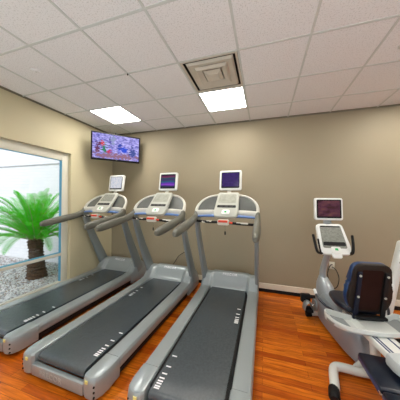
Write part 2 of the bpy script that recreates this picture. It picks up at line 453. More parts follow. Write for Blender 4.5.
# ------------------------------------------------------------------ outside
bm = BM(); box(bm, (-12, -4, -.12), (WL-.15, WB+.03, -.02)); g = struct('trim_5', bm, M['soil'])
bm = BM(); box(bm, (-12, WB+.03, -.12), (WL-.152, WB+.18, 2.40)); box(bm, (-12, WB+.015, 2.40), (WL-.152, WB+.18, 2.425), mi=1); box(bm, (-12, WB+.03, 2.425), (WL-.152, WB+.18, 3.9))
struct('wall_outside', bm, [M['block'], mat('wall_joint', (.42, .44, .45), .8, noise=(5, .1))])
# gravel
random.seed(3)
bm = BM(); ico = BM(); bmesh.ops.create_icosphere(ico, subdivisions=1, radius=1)
iv = [v.co.copy() for v in ico.verts]; iff = [[v.index for v in f.verts] for f in ico.faces]; ico.free()
verts = []; faces = []; mids = []
for k in range(12000):
    x = WL-.2-random.random()**1.2*4.2; y = WB-.02-random.random()*2.3
    if (x+4.30)**2+(y-2.86)**2 < .02: continue
    s = random.uniform(.009, .020); rot = Matrix.Rotation(random.random()*6, 3, Vector((random.random(), random.random(), random.random()+.1)).normalized())
    o_ = len(verts); sx, sz = random.uniform(.8, 1.3), random.uniform(.5, .8); mi = random.choices((0, 1, 2), (6, 2, 1.6))[0]
    for v in iv:
        q = rot @ v; verts.append((x+q.x*s*sx, y+q.y*s, -.02+s*.4+q.z*s*sz))
    for f in iff: faces.append([o_+i for i in f]); mids.append(mi)
me = bpy.data.meshes.new('gravel'); me.from_pydata(verts, [], faces); bm.free()
for k in ('stone_a', 'stone_b', 'stone_c'): me.materials.append(M[k])
me.polygons.foreach_set('material_index', mids)
o = bpy.data.objects.new('gravel', me); C.objects.link(o)
tag(o, 'pale mixed gravel bed around the palm outside the window', 'gravel', kind='stuff')

# sago palm
PXY = (-4.30, 2.86)
palm = thing('sago_palm', 'green sago palm with short rough trunk outside the window', 'palm', (PXY[0], PXY[1], -.02))
bm = BM()
rings = []
def lean(z): return -.06*z
for i in range(27):
    z = .74*i/26; rr = .118+.045*math.exp(-z/.09) + .012*math.sin(z*9)
    rr2 = rr*(1.10 if i % 2 else .94)
    rings.append([(lean(z)+math.cos(2*PI*k/22)*rr2*q_, math.sin(2*PI*k/22)*rr2*q_, z) for k in range(22) for q_ in [random.uniform(.93, 1.12)+.05*((k+i) % 2)]])
rings.append([(lean(.78)+math.cos(2*PI*k/22)*.05, math.sin(2*PI*k/22)*.05, .78) for k in range(22)])
loft(bm, rings); link('trunk', bm, M['trunk'], palm, angle=20)
random.seed(11)
NF = 66
def frond_path(az, el, Ln, u, nseg=26):
    p = Vector((lean(.74)+math.cos(az)*.05, math.sin(az)*.05, .74)); d_el = el; path = []
    for s_ in range(nseg+1):
        path.append((p.copy(), d_el)); dv = Vector((math.cos(az)*math.cos(d_el), math.sin(az)*math.cos(d_el), math.sin(d_el)))
        p += dv*(Ln/nseg); d_el -= (.006+.055*(s_/nseg)**1.3)*(.55+.75*math.cos(el))
    return path
for k in range(NF):
    az = k*2.39996+random.uniform(-.15, .15); u = (k+.5)/NF
    el = math.radians(86 - 66*u**.9 + random.uniform(-4, 4)); Ln = random.uniform(1.12, 1.24)*(.86+.16*math.cos(el))
    if k >= 58: el = math.radians(random.uniform(16, 26)); Ln = 1.05
    for tries in range(12):      # keep clear of the glass and of the block wall
        path = frond_path(az, el, Ln, u)
        if max(q[0].x for q in path)+PXY[0] > WL-.155-.10 or max(q[0].y for q in path)+PXY[1] > WB-.06: Ln *= .93
        else: break
    nseg = 34
    path = frond_path(az, el, Ln, u, 34)
    side = Vector((-math.sin(az), math.cos(az), 0))
    lb = BM(); sb = [(*q[0], .008*(1-.7*i/nseg), .006*(1-.7*i/nseg)) for i, q in enumerate(path)][::4]
    sweep(lb, sb, n=5, steps=2, cap=(0, 0), mi=1)
    tb = BM()
    for i in range(4, nseg+1):
        for h in (0,):
            if i == nseg and h: continue
            q, e_ = path[i]
            if h: q = (path[i][0]+path[i+1][0])/2
            f = i/nseg; ll = (.17*math.sin(PI*min(1, .12+.88*f))**.6+.03)*Ln/1.15
            dv = Vector((math.cos(az)*math.cos(e_), math.sin(az)*math.cos(e_), math.sin(e_))); nv = side.cross(dv).normalized()
            if nv.z < 0: nv = -nv
            for sg in (-1, 1):
                t = (side*sg*.62+dv*.72+nv*.22).normalized()
                wv = dv*.0085
                tip = q+t*ll*random.uniform(.9, 1.05)+Vector((0, 0, -.02*random.random())); mid = q+t*ll*.5+nv*.006
                for P_ in (tip, mid):
                    P_.x = min(P_.x, WL-.17-PXY[0]); P_.y = min(P_.y, WB+.015-PXY[1])
                a = tb.verts.new(q-wv); b_ = tb.verts.new(q+wv); c_ = tb.verts.new(mid+wv); d_ = tb.verts.new(mid-wv); e2 = tb.verts.new(tip)
                tb.faces.new((a, b_, c_, d_)); tb.faces.new((d_, c_, e2))
    merge(lb, tb, None, 0)
    me = bpy.data.meshes.new('frond'); lb.to_mesh(me); lb.free(); me.materials.append(M['leaf']); me.materials.append(M['rachis'])
    o = bpy.data.objects.new('frond', me); C.objects.link(o); o.parent = palm

# ------------------------------------------------------------------ ceiling things
tagdir = {(-1, 2): 'square lit ceiling panel light above the wall TV in the corner', (2, 2): 'square lit ceiling panel light directly beside the air vent'}
for (i, j) in lamps:
    x0, y0 = GX+T*i, GY+T*j
    lab = tagdir.get((i, j), 'square lit ceiling panel light outside the view, behind or right of the camera')
    t = thing('ceiling_light', lab, 'ceiling light', (x0+T/2, y0+T/2, CEIL), 0, None if (i, j) in tagdir else 'ceiling lights outside the frame')
    h = T/2-.012
    bm = BM()
    for a, b_ in (((-h, -h), (h, -h+.014)), ((-h, h-.014), (h, h)), ((-h, -h+.014), (-h+.014, h-.014)), ((h-.014, -h+.014), (h, h-.014))):
        box(bm, (*a, -.004), (*b_, .06), .001)
    box(bm, (-h, -h, .055), (h, h, .07))
    link('light_frame', bm, M['white'], t)
    bm = BM(); box(bm, (-h+.014, -h+.014, .004), (h-.014, h-.014, .010)); link('diffuser', bm, M['lens'], t)

t = thing('ceiling_vent', 'square stepped-cone air diffuser in the ceiling beside the panel light', 'air vent', (GX+T*2.5, GY+T*1.5, CEIL))
def sqring(bm, hi, zi, ho, zo, th=.006, mi=0):
    a = [(-1, -1), (1, -1), (1, 1), (-1, 1)]
    tb = BM()
    L_ = [[tb.verts.new((x*h_, y*h_, z_)) for x, y in a] for h_, z_ in ((hi, zi), (ho, zo), (ho, zo+th), (hi, zi+th))]
    for r in range(4):
        for k in range(4):
            tb.faces.new((L_[r][k], L_[r][(k+1) % 4], L_[(r+1) % 4][(k+1) % 4], L_[(r+1) % 4][k]))
    merge(bm, tb, None, mi)
bm = BM(); hh = T/2-.012
box(bm, (-hh, -hh, .14), (hh, hh, .15))
for a, b_ in (((-hh, -hh), (hh, -hh+.01)), ((-hh, hh-.01), (hh, hh)), ((-hh, -hh), (-hh+.01, hh)), ((hh-.01, -hh), (hh, hh))): box(bm, (*a, .001), (*b_, .14))
link('duct_box', bm, M['ventdark'], t)
bm = BM(); sqring(bm, hh-.022, .0, hh, -.003); link('vent_frame', bm, M['vent'], t)
for ho, hi, z in ((.232, .170, -.012), (.158, .108, -.022)):
    bm = BM(); sqring(bm, hi, z+.018, ho, z); sqring(bm, ho-.004, z, ho+.014, z+.020, .004); sqring(bm, hi-.02, z+.05, hi, z+.018, .004); link('vent_cone', bm, M['vent'], t)
bm = BM(); box(bm, (-.062, -.062, -.030), (.062, .062, -.022), .004); sqring(bm, .058, -.024, .094, -.004, .004); link('vent_centre', bm, M['vent'], t)

for (x, y, lab) in ((-2.40, 1.565, 'flat white cover disc on the ceiling above the window wall'), (1.19, 2.27, 'round grey sprinkler cap on the ceiling at the right edge')):
    t = thing('sprinkler_cap', lab, 'sprinkler', (x, y, CEIL))
    bm = BM(); loft(bm, [sup(0, 0, z, r, r, 2, 24) for r, z in ((.045, 0), (.045, -.006), (.040, -.010), (.02, -.012))]); link('cover_plate', bm, M['ceil'] if x < 0 else M['grid'], t)
    bm = BM(); cyl(bm, (0, 0, -.02), (0, 0, -.011), .010 if x > 0 else .005, 12); link('cap_centre', bm, M['grid'], t)
o = BM(); cyl(o, (0, 0, -.014), (0, 0, 0), .008, 10); o = link('ceiling_hook', o, M['ventdark']); o.location = (GX+T, GY+T, CEIL-.005)
tag(o, 'tiny dark hook at a crossing of the ceiling grid', 'hook')

# ------------------------------------------------------------------ TV in the corner
A = Vector((-2.95, 2.84, 0)); B = Vector((-2.38, 3.48, 0)); ctr = (A+B)/2; wv = (B-A).normalized()
ang = math.atan2(wv.y, wv.x)
t = thing('wall_tv', 'flat black television showing a bright picture high in the corner', 'television', (ctr.x, ctr.y, 2.27), ang)
tilt = Matrix.Translation((0, 0, .25)) @ Matrix.Rotation(math.radians(5), 4, 'X') @ Matrix.Translation((0, 0, -.25))
W2, H2 = .43, .50
bm = BM()
out = roundpoly([(-W2, 0), (W2, 0), (W2, H2), (-W2, H2)], .012); up = Matrix(((1, 0, 0, 0), (0, 0, -1, 0), (0, 1, 0, 0), (0, 0, 0, 1)))
prism(bm, out, -.03, .012, tilt @ up, bev=.004)
box(bm, (-.30, .03, .06), (.30, .075, .40), .015, tilt)
link('tv_housing', bm, M['black'], t)
bm = BM(); box(bm, (-W2+.022, -.0145, .034), (W2-.022, -.0122, H2-.022), 0, tilt); link('tv_screen', bm, S['tv'], t)
bm = BM(); box(bm, (-.012, -.016, .010), (.012, -.012, .020), 0, tilt); link('tv_badge', bm, M['chrome'], t)
bm = BM(); box(bm, (-.11, .072, .10), (.11, .095, .32), .004); tube(bm, [(0, .09, .21), (0, .2, .21), (0, .30, .21)], .022); 
cyl(bm, (-.015, .03, .46), (-.015, .03, .52), .006, 8); box(bm, (-.03, .0, .505), (.0, .04, .535), .006)
box(bm, (-.08, .28, .10), (.08, .315, .34), .004)
tube(bm, [(0, .30, .21), (-.10, .36, .21)], .015); tube(bm, [(0, .30, .21), (.08, .36, .21)], .015)
link('wall_bracket', bm, M['black'], t)

# ------------------------------------------------------------------ treadmills
MARK = [0, .115, .185, .226, .252, .273, .295, .311]
def make_treadmill(label, loc, rz, marks, screen):
    t = thing('treadmill', label, 'treadmill', loc, rz, 'treadmills in a row beside the window')
    DZ = .20
    # side rails
    for s in (-1, 1):
        bm = BM()
        rings = []
        for y, ex_, zt in ((.256, 0, DZ), (.6, 0, DZ), (1.0, 0, DZ+.003), (1.4, 0, DZ+.006), (1.70, 0, DZ+.012), (1.86, 0, DZ+.03)):
            pr = [(.294, .12), (.292, zt-.020), (.296, zt-.005), (.306, zt), (.404, zt), (.422, zt-.005), (.433, zt-.024), (.436, zt-.06), (.430, .110), (.420, .098), (.30, .098)]
            rings.append([(s*a, y, b) for a, b in pr])
        loft(bm, rings)
        link('side_rail', bm, M['silver'], t, angle=24)
        bm = BM(); box(bm, (min(s*.300, s*.408), .27, .030), (max(s*.300, s*.408), 1.85, .100), .003); link('under_rail_shade', bm, M['black'], t)  # black strip stands in for the shade below the rail
        # rear end cap
        bm = BM(); rings = []
        pl = [(.284, .25), (.284, .035), (.30, .012), (.33, .003), (.375, .004), (.41, .02), (.432, .06), (.440, .12), (.438, .25)]
        for z, ins in ((.034, .014), (.042, .004), (.09, 0), (.15, 0), (.185, .003), (.198, .010), (.203, .022)):
            c_ = Vector((.36, .2)); r_ = []
            for a, b in pl:
                q = Vector((a, b)); 
                dx = (c_.x-a); dy = (c_.y-b)
                nx = a+math.copysign(min(ins, abs(dx)), dx) if abs(dx) > .001 else a
                ny = b+ins if b < .24 else b
                r_.append((s*nx, ny, z))
            rings.append(r_)
        loft(bm, rings); cp = link('rear_cap', bm, M['silver'], t, angle=30)
        bm = BM(); box(bm, (min(s*.325, s*.352), -.0005, .155), (max(s*.325, s*.352), .008, .180), .001); link('sticker', bm, M['yellow'], cp)
        for z in (.06, .10, .14):
            bm = BM(); cyl(bm, (s*.404, .010, z), (s*.396, .022, z), .007, 12); link('vent_hole', bm, M['black'], cp)
    # rear plate with lettering
    bm = BM(); box(bm, (-.29, .012, .036), (.29, .055, .128), .008); rp = link('rear_plate', bm, M['silver'], t)
    bm = BM(); text_mesh(bm, 'PRECOR', .062, .0015, Matrix.Translation((-.06, .011, .082)) @ up); link('lettering', bm, mat('pale_silver_lettering', (.43, .46, .46), .4, .2, noise=(9, .03)), rp)
    # deck and belt
    bm = BM(); box(bm, (-.29, .12, .10), (.29, 1.95, .18), .003); link('deck', bm, M['black'], t)
    bm = BM(); rings = []
    zt = .196; r0 = .038; yr = .085
    top = [(1.93, zt), (1.2, zt), (.6, zt), (.2, zt)] + [(yr-math.sin(a)*r0, zt-r0+math.cos(a)*r0) for a in [PI*k/8 for k in range(0, 9)]] + [(.6, zt-2*r0), (1.93, zt-2*r0)]
    inn = []
    for y, z in top: inn.append((y, z))
    prof = [(y, z) for y, z in top]
    loft(bm, [[(x, y, z) for y, z in prof] for x in (-.260, 0, .260)])
    for sd, y0, n in marks:
        for k in range(n):
            y = y0-MARK[k]; box(bm, (sd*.221-.021, y-.0055, zt), (sd*.221+.021, y+.0055, zt+.0012), mi=1)
    link('running_belt', bm, [M['belt'], M['mark']], t)
    # motor hood
    bm = BM(); tb = BM(); nx, ny = 45, 26; grid = []
    X0 = .436; Y0, Y1 = 1.80, 2.27
    for j in range(ny+1):
        y = Y0+(Y1-Y0)*j/ny; row = []
        for i in range(nx+1):
            x = -X0+2*X0*i/nx; ax = abs(x)
            sh = .206+.165*smooth01((y-1.78)/.24)
            lip = 1.885+.03*smooth01((ax-.20)/.09)*0
            cen = .16 if y < lip else .215+.175*smooth01((y-lip)/.19)**.9
            wgt = smooth01((ax-.262)/.045)
            z = cen*(1-wgt)+sh*wgt
            if y > 2.10: z -= .20*((y-2.10)/.17)**2
            if ax > .40: z -= .03*((ax-.40)/.036)**2
            row.append(tb.verts.new((x, y, z)))
        grid.append(row)
    bot = [[tb.verts.new((v.co.x, v.co.y, .045)) for v in r] for r in grid]
    for j in range(ny):
        for i in range(nx):
            tb.faces.new((grid[j][i], grid[j][i+1], grid[j+1][i+1], grid[j+1][i]))
            if j in (0,) : pass
    for i in range(nx):
        tb.faces.new((grid[0][i], bot[0][i], bot[0][i+1], grid[0][i+1])); tb.faces.new((grid[ny][i], grid[ny][i+1], bot[ny][i+1], bot[ny][i]))
    for j in range(ny):
        tb.faces.new((grid[j][0], grid[j+1][0], bot[j+1][0], bot[j][0])); tb.faces.new((grid[j][nx], bot[j][nx], bot[j+1][nx], grid[j+1][nx]))
    tb.faces.new([bot[0][i] for i in range(nx+1)]+[bot[j][nx] for j in range(1, ny+1)]+[bot[ny][i] for i in range(nx-1, -1, -1)]+[bot[j][0] for j in range(ny-1, 0, -1)])
    merge(bm, tb)
    hood = link('motor_hood', bm, M['silver'], t, angle=60)
    bm = BM(); text_mesh(bm, 'PRECOR', .056, .0014, plate((0, 2.002, .372), math.radians(47))); link('lettering', bm, M['mark'], hood)
    bm = BM()
    for s in (-1, 1):
        for y in (.3, 2.15): cyl(bm, (s*.36, y, 0), (s*.36, y, .05), .028, 14)
    link('foot', bm, M['black'], t)
    # uprights
    for s in (-1, 1):
        bm = BM(); sweep(bm, [(s*.408, 2.06, .22, .034, .105), (s*.411, 1.95, .45, .032, .095), (s*.413, 1.76, .82, .030, .075), (s*.415, 1.62, 1.13, .030, .062), (s*.415, 1.56, 1.31, .030, .06)], up=(0, 1, .4), n=16, steps=4, ex=3.2)
        up_ = link('upright', bm, M['column'], t)
        # handrail: long grip rising into the arch
        bm = BM(); sweep(bm, [(s*.428, .83, 1.172, .026, .034), (s*.430, .90, 1.183, .040, .050), (s*.432, 1.15, 1.222, .046, .054), (s*.430, 1.38, 1.262, .042, .050), (s*.427, 1.53, 1.305, .036, .058), (s*.424, 1.585, 1.36, .032, .055)], n=18, steps=5, ex=2.3)
        link('handrail', bm, M['grip'] , t)
        # hoop side and smoky side panel
        bm = BM(); sweep(bm, [(s*.424, 1.565, 1.33, .026, .030), (s*.430, 1.60, 1.42, .022, .026), (s*.412, 1.655, 1.49, .018, .022), (s*.355, 1.71, 1.555, .016, .018), (s*.26, 1.75, 1.605, .015, .016), (s*.12, 1.77, 1.63, .015, .015)], up=(0, 1, 0), n=12, steps=5)
        link('console_arch', bm, M['offwhite'], t)
        bm = BM(); tb = BM()
        arc = catmull([(.425, 1.585, 1.39), (.43, 1.60, 1.42), (.412, 1.655, 1.49), (.355, 1.71, 1.555), (.26, 1.75, 1.605), (.12, 1.77, 1.63)], 3, 5)
        low = [(.42-(.29)*k/(len(arc)-1), 1.59+.035*k/(len(arc)-1), 1.385+.012*k/(len(arc)-1)) for k in range(len(arc))]
        va = [[tb.verts.new((s*p[0], p[1]+dy, p[2])) for p in arc] for dy in (.0, .012)]; vb = [[tb.verts.new((s*p[0], p[1]+dy, p[2]-.01)) for p in low] for dy in (.0, .012)]
        for k in range(len(arc)-1):
            tb.faces.new((va[0][k], va[0][k+1], vb[0][k+1], vb[0][k])); tb.faces.new((va[1][k], vb[1][k], vb[1][k+1], va[1][k+1]))
            tb.faces.new((va[0][k], va[1][k], va[1][k+1], va[0][k+1])); tb.faces.new((vb[0][k], vb[0][k+1], vb[1][k+1], vb[1][k]))
        merge(bm, tb); link('side_panel', bm, M['smoke'], t)
    # lower cross band
    bm = BM(); sweep(bm, [(-.42, 1.56, 1.365, .022, .040), (-.26, 1.575, 1.375, .024, .040), (0, 1.58, 1.37, .026, .045), (.26, 1.575, 1.375, .024, .040), (.42, 1.56, 1.365, .022, .040)], n=14, steps=5, ex=2.6)
    cb = link('cross_band', bm, M['offwhite'], t)
    bm = BM(); sweep(bm, [(-.40, 1.548, 1.320, .026, .014), (-.2, 1.54, 1.333, .030, .018), (0, 1.535, 1.325, .034, .018), (.2, 1.54, 1.333, .030, .018), (.40, 1.548, 1.320, .026, .014)], n=12, steps=5)
    link('band_underside', bm, M['blue'], cb)['label'] = 'blue underside strip'
    # heart-rate bar with contacts and stop switch
    bm = BM(); hp = [(-.40, 1.50, 1.262), (-.2, 1.44, 1.255), (0, 1.42, 1.262), (.2, 1.44, 1.245), (.40, 1.50, 1.235)]
    tube(bm, hp, .017); hb = link('sensor_bar', bm, M['black'], t)
    for x0 in (-1, 1):
        bm = BM(); zc = 1.256 if x0 < 0 else 1.246
        tube(bm, [(x0*.30, 1.466, zc-.001), (x0*.235, 1.449, zc), (x0*.17, 1.435, zc+.003)], .017); link('pulse_contact', bm, M['offwhite'], hb)
    bm = BM(); box(bm, (-.075, 1.370, 1.225), (.075, 1.435, 1.300), .018); box(bm, (-.062, 1.362, 1.262), (.062, 1.374, 1.292), .005, mi=1); ss = link('stop_switch', bm, [M['offwhite'], M['red']], t)
    bm = BM(); cyl(bm, (.075, 1.40, 1.262), (.115, 1.415, 1.255), .012, 12); link('stop_key', bm, M['red'], ss)
    # console
    W = plate((.012, 1.440, 1.335), math.radians(43)) @ Matrix.Diagonal((1.02, 1.33, 1, 1))
    bm = BM(); outl = roundpoly([(-.168, 0), (.168, 0), (.150, .345), (-.150, .345)], [.07, .07, .035, .035], 6); prism(bm, outl, -.045, 0, W, bev=.012, seg=3)
    con = link('console', bm, M['pale'], t)
    bm = BM(); prism(bm, roundpoly([(-.125, .185), (.125, .185), (.115, .31), (-.115, .31)], .02), .0005, .003, W); link('display', bm, S['lcd'] if screen == 'page' else mat('display_pale', (.34, .35, .30), .6, spec=.15, noise=(30, .12)), con)
    bm = BM(); prism(bm, roundpoly([(-.128, .118), (.128, .118), (.125, .150), (-.125, .150)], .01), .0005, .004, W); kp = link('key_strip', bm, M['black'], con)
    for x in (-.07, 0, .07):
        bm = BM(); prism(bm, roundpoly([(x-.022, .126), (x+.022, .126), (x+.022, .142), (x-.022, .142)], .006), .0045, .007, W); link('key', bm, M['key'], kp)
    bm = BM(); prism(bm, roundpoly([(-.055, .025), (.055, .025), (.05, .085), (-.05, .085)], .02), .0005, .012, W, bev=.004); bb = link('start_pad', bm, M['white'], con)
    bm = BM(); prism(bm, roundpoly([(-.014, .045), (.016, .045), (.016, .066), (-.014, .066)], .008), .0122, .014, W); link('start_button', bm, M['green'], bb)
    # monitor on stalk
    Wm = plate((.015, 1.840, 1.705), math.radians(8)) @ Matrix.Diagonal((1.06, 1.06, 1, 1))
    bm = BM(); prism(bm, roundpoly([(-.158, 0), (.158, 0), (.158, .29), (-.158, .29)], .028, 6), -.045, 0, Wm, bev=.010, seg=3)
    mo = link('monitor', bm, M['white'], t)
    bm = BM(); prism(bm, roundpoly([(-.130, .030), (.130, .030), (.130, .262), (-.130, .262)], .014), .0004, .0022, Wm); mb = link('monitor_bezel', bm, M['black'], mo)
    bm = BM(); prism(bm, roundpoly([(-.120, .052), (.120, .052), (.120, .255), (-.120, .255)], .006), .0026, .0036, Wm); link('monitor_screen', bm, S[screen], mo)
    bm = BM(); sweep(bm, [(0, 1.74, 1.56, .035, .02), (0, 1.85, 1.66, .03, .018), (0, 1.895, 1.80, .03, .018)], up=(0, 1, 0), n=10); link('monitor_stalk', bm, M['offwhite'], t)
    # safety clip on its cord
    bm = BM(); tube(bm, [(.02, 1.405, 1.24), (.024, 1.41, 1.18), (.022, 1.412, 1.145)], .0012, 5); box(bm, (.014, 1.405, 1.098), (.034, 1.419, 1.145), .006); link('safety_clip', bm, M['black'], t)
    return t
make_treadmill('leftmost grey treadmill, right against the window wall', (-2.722, 1.30, 0), math.radians(-1.2), [(1, .56, 8), (-1, 1.56, 5)], 'page')
make_treadmill('middle grey treadmill of the row, its screen striped purple and blue', (-1.60, 1.2, 0), math.radians(-1.5), [(1, .515, 8), (-1, 1.49, 6)], 'stripes')
make_treadmill('rightmost grey treadmill beside the open floor, its screen plain purple', (-.503, 1.2, 0), 0, [(-1, .404, 8), (1, 1.345, 7)], 'purple')

# ------------------------------------------------------------------ recumbent bike
RZ = math.radians(10)
t = thing('recumbent_bike', 'silver recumbent exercise bike with blue and black seat before the taupe wall', 'exercise bike', (.92, 2.2, 0), RZ)
bm = BM()
loft(bm, [sup(0, .44, .03, .085, .44, 3.0), sup(0, .44, .06, .118, .455, 3.2), sup(0, .44, .20, .130, .43, 3.4), sup(0, .43, .33, .130, .39, 3.4), sup(0, .42, .385, .110, .36, 3.2), sup(0, .42, .40, .08, .33, 3)])
sh = link('body_shroud', bm, M['bike'], t)
for s in (-1, 1):
    bm = BM(); cyl(bm, (s*.128, .80, .20), (s*.150, .80, .20), .075, 24); link('crank_cover', bm, M['silver_dark'], sh)
bm = BM()   # front fairing up to the mast
loft(bm, [sup(0, .74, .10, .10, .22, 2.6), sup(0, .78, .28, .105, .20, 2.6), sup(0, .82, .38, .09, .165, 2.4), sup(0, .85, .46, .080, .14, 2.2), sup(0, .89, .54, .05, .075, 2)])
link('front_fairing', bm, mat('fairing_paint', (.40, .44, .47), .28, .3, noise=(3, .03)), t)
bm = BM(); sweep(bm, [(0, .89, .46, .042, .055), (0, .905, .58, .038, .05), (0, .86, .72, .036, .045), (0, .78, .86, .034, .042), (0, .70, 1.0, .034, .04)], up=(0, 1, 0), n=14, steps=5); link('mast', bm, mat('mast_paint', (.46, .50, .53), .28, .3, noise=(3, .03)), t)
# console
W = plate((.012, .575, .918), math.radians(30)) @ Matrix.Diagonal((1.13, 1.10, 1, 1))
bm = BM(); prism(bm, roundpoly([(-.150, .0), (.150, .0), (.155, .10), (.135, .365), (-.135, .365), (-.155, .10)], [.05, .05, .02, .045, .045, .02], 6), -.05, 0, W, bev=.014, seg=3)
prism(bm, roundpoly([(-.045, -.04), (.045, -.04), (.05, .03), (-.05, .03)], .018), -.02, .006, W, bev=.004)
con = link('console', bm, M['white'], t)
bm = BM(); prism(bm, roundpoly([(-.118, .07), (.118, .07), (.120, .12), (.108, .335), (-.108, .335), (-.120, .12)], .02), .0005, .003, W); dp = link('display', bm, S['lcd'], con)
bm = BM(); prism(bm, roundpoly([(-.105, .316), (.100, .316), (.100, .330), (-.105, .330)], .004), .0035, .005, W); link('title_strip', bm, M['black'], dp); bm = BM()
prism(bm, roundpoly([(-.112, .098), (.112, .098), (.108, .140), (-.108, .140)], .012), .0035, .007, W); link('key_strip', bm, M['black'], dp)
bm = BM(); prism(bm, roundpoly([(-.05, .012), (.05, .012), (.048, .085), (-.048, .085)], .02), .0035, .014, W, bev=.004); sp = link('start_pad', bm, M['white'], con)
bm = BM(); prism(bm, roundpoly([(-.014, .045), (.02, .040), (.016, .068), (-.012, .066)], .008), .0142, .016, W); link('start_button', bm, M['green'], sp)
Wm = plate((.01, .765, 1.308), math.radians(4))
bm = BM(); prism(bm, roundpoly([(-.168, 0), (.168, 0), (.168, .285), (-.168, .285)], .028, 6), -.045, 0, Wm, bev=.010, seg=3); mo = link('monitor', bm, M['white'], t)
bm = BM(); prism(bm, roundpoly([(-.147, .026), (.147, .026), (.147, .264), (-.147, .264)], .014), .0004, .0022, Wm); link('monitor_bezel', bm, M['black'], mo)
bm = BM(); prism(bm, roundpoly([(-.128, .048), (.128, .048), (.128, .250), (-.128, .250)], .006), .0026, .0036, Wm); link('monitor_screen', bm, S['red'], mo)
bm = BM(); sweep(bm, [(0, .77, 1.18, .05, .015), (0, .79, 1.28, .05, .015), (0, .80, 1.36, .04, .015)], up=(0, 1, 0), n=10); link('monitor_stalk', bm, M['silver_dark'], t)
for s in (-1, 1):
    bm = BM(); tube(bm, [(s*.07, .615, .945), (s*.15, .60, .925), (s*.195, .60, .94), (s*.212, .62, 1.02), (s*.222, .66, 1.13)], .015); link('handlebar', bm, M['black'], t)
    bm = BM(); tube(bm, [(s*.165, .585, .935), (s*.180, .575, .985), (s*.190, .60, 1.09)], .010); link('brake_lever', bm, M['black'], t)
# seat rail and rear support
bm = BM(); box(bm, (-.10, -.38, .375), (.085, .26, .430), .012); rl = link('seat_rail', bm, M['bikewhite'], t)
bm = BM(); 
for x in (-.078, -.056, .030): box(bm, (x-.006, -.375, .428), (x+.006, .25, .4325), .001)
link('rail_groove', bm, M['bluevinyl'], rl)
bm = BM(); loft(bm, [[(x*k, -.36, .40+z*k) for x, z in [(-.125, -.02), (-.118, -.04), (-.09, -.052), (.08, -.052), (.108, -.04), (.115, -.02), (.115, .02), (.105, .042), (.08, .048), (-.09, .048), (-.115, .042), (-.125, .02)]] for k in (1,)]
     + [[(x*k-(0), -.36-d, .395+z*k) for x, z in [(-.125, -.02), (-.118, -.04), (-.09, -.052), (.08, -.052), (.108, -.04), (.115, -.02), (.115, .02), (.105, .042), (.08, .048), (-.09, .048), (-.115, .042), (-.125, .02)]] for d, k in ((.06, 1), (.10, .95), (.125, .82), (.135, .6))])
link('rail_end_cap', bm, mat('end_cap_pale', (.55, .59, .60), .3, .1, noise=(3, .03)), t)
bm = BM(); sweep(bm, [(-.02, -.10, .05, .038, .038), (-.02, -.10, .20, .035, .035), (-.02, -.09, .40, .04, .04)], up=(0, 1, 0)); link('rear_support', bm, M['bikewhite'], t)
bm = BM(); tube(bm, [(-.435, -.285, .042), (-.40, -.22, .044), (-.35, -.10, .05), (-.315, -.045, .053), (-.26, -.03, .055), (-.1, -.065, .055), (.1, -.065, .055), (.26, -.03, .055), (.35, -.10, .05), (.40, -.22, .044)], .036, 14); rs = link('rear_stabilizer', bm, M['bikewhite'], t)
for s in (-1, 1):
    bm = BM(); sweep(bm, [(s*.425, -.262, .041, .0400, .0400), (s*.452, -.325, .0405, .040, .040)], n=14); link('end_cap', bm, M['black'], rs)
bm = BM(); box(bm, (-.055, -.06, .03), (.055, .09, .075), .012); tube(bm, [(-.13, -.03, .07), (-.06, .0, .10), (0, .03, .10)], .022); link('spine', bm, M['bikewhite'], t)
bm = BM(); tube(bm, [(-.16, .88, .05), (0, .88, .05), (.16, .88, .05)], .030, 12); fs = link('front_stabilizer', bm, M['bikewhite'], t)
for s in (-1, 1):
    bm = BM(); cyl(bm, (s*.155, .88, .042), (s*.215, .88, .042), .041, 14); link('end_cap', bm, M['black'], fs)
# pedals
for s, dy, dz in ((-1, -.02, 0), (1, .10, -.04)):
    bm = BM(); sweep(bm, [(s*.155, .80, .20, .012, .02), (s*.165, .80+dy*.8, .20+dz*.5, .012, .018)], up=(0, 1, 0), n=10); cr = link('crank', bm, M['chrome'], t)
    bm = BM(); box(bm, (min(s*.18, s*.28), .74+dy, .125+dz), (max(s*.18, s*.28), .87+dy, .165+dz), .012); pd = link('pedal', bm, M['black'], t)
    bm = BM(); sweep(bm, [(s*.18, .80+dy, .15+dz, .05, .008), (s*.19, .80+dy, .21+dz, .05, .012), (s*.23, .80+dy, .245+dz, .05, .014), (s*.27, .80+dy, .21+dz, .05, .012), (s*.28, .80+dy, .15+dz, .05, .008)], up=(s*1, 0, .2), n=10); link('pedal_strap', bm, M['silver_dark'], pd)
    bm = BM(); box(bm, (min(s*.17, s*.29), .86+dy, .20+dz), (max(s*.17, s*.29), .92+dy, .31+dz), .015); link('toe_guard', bm, M['black'], pd)
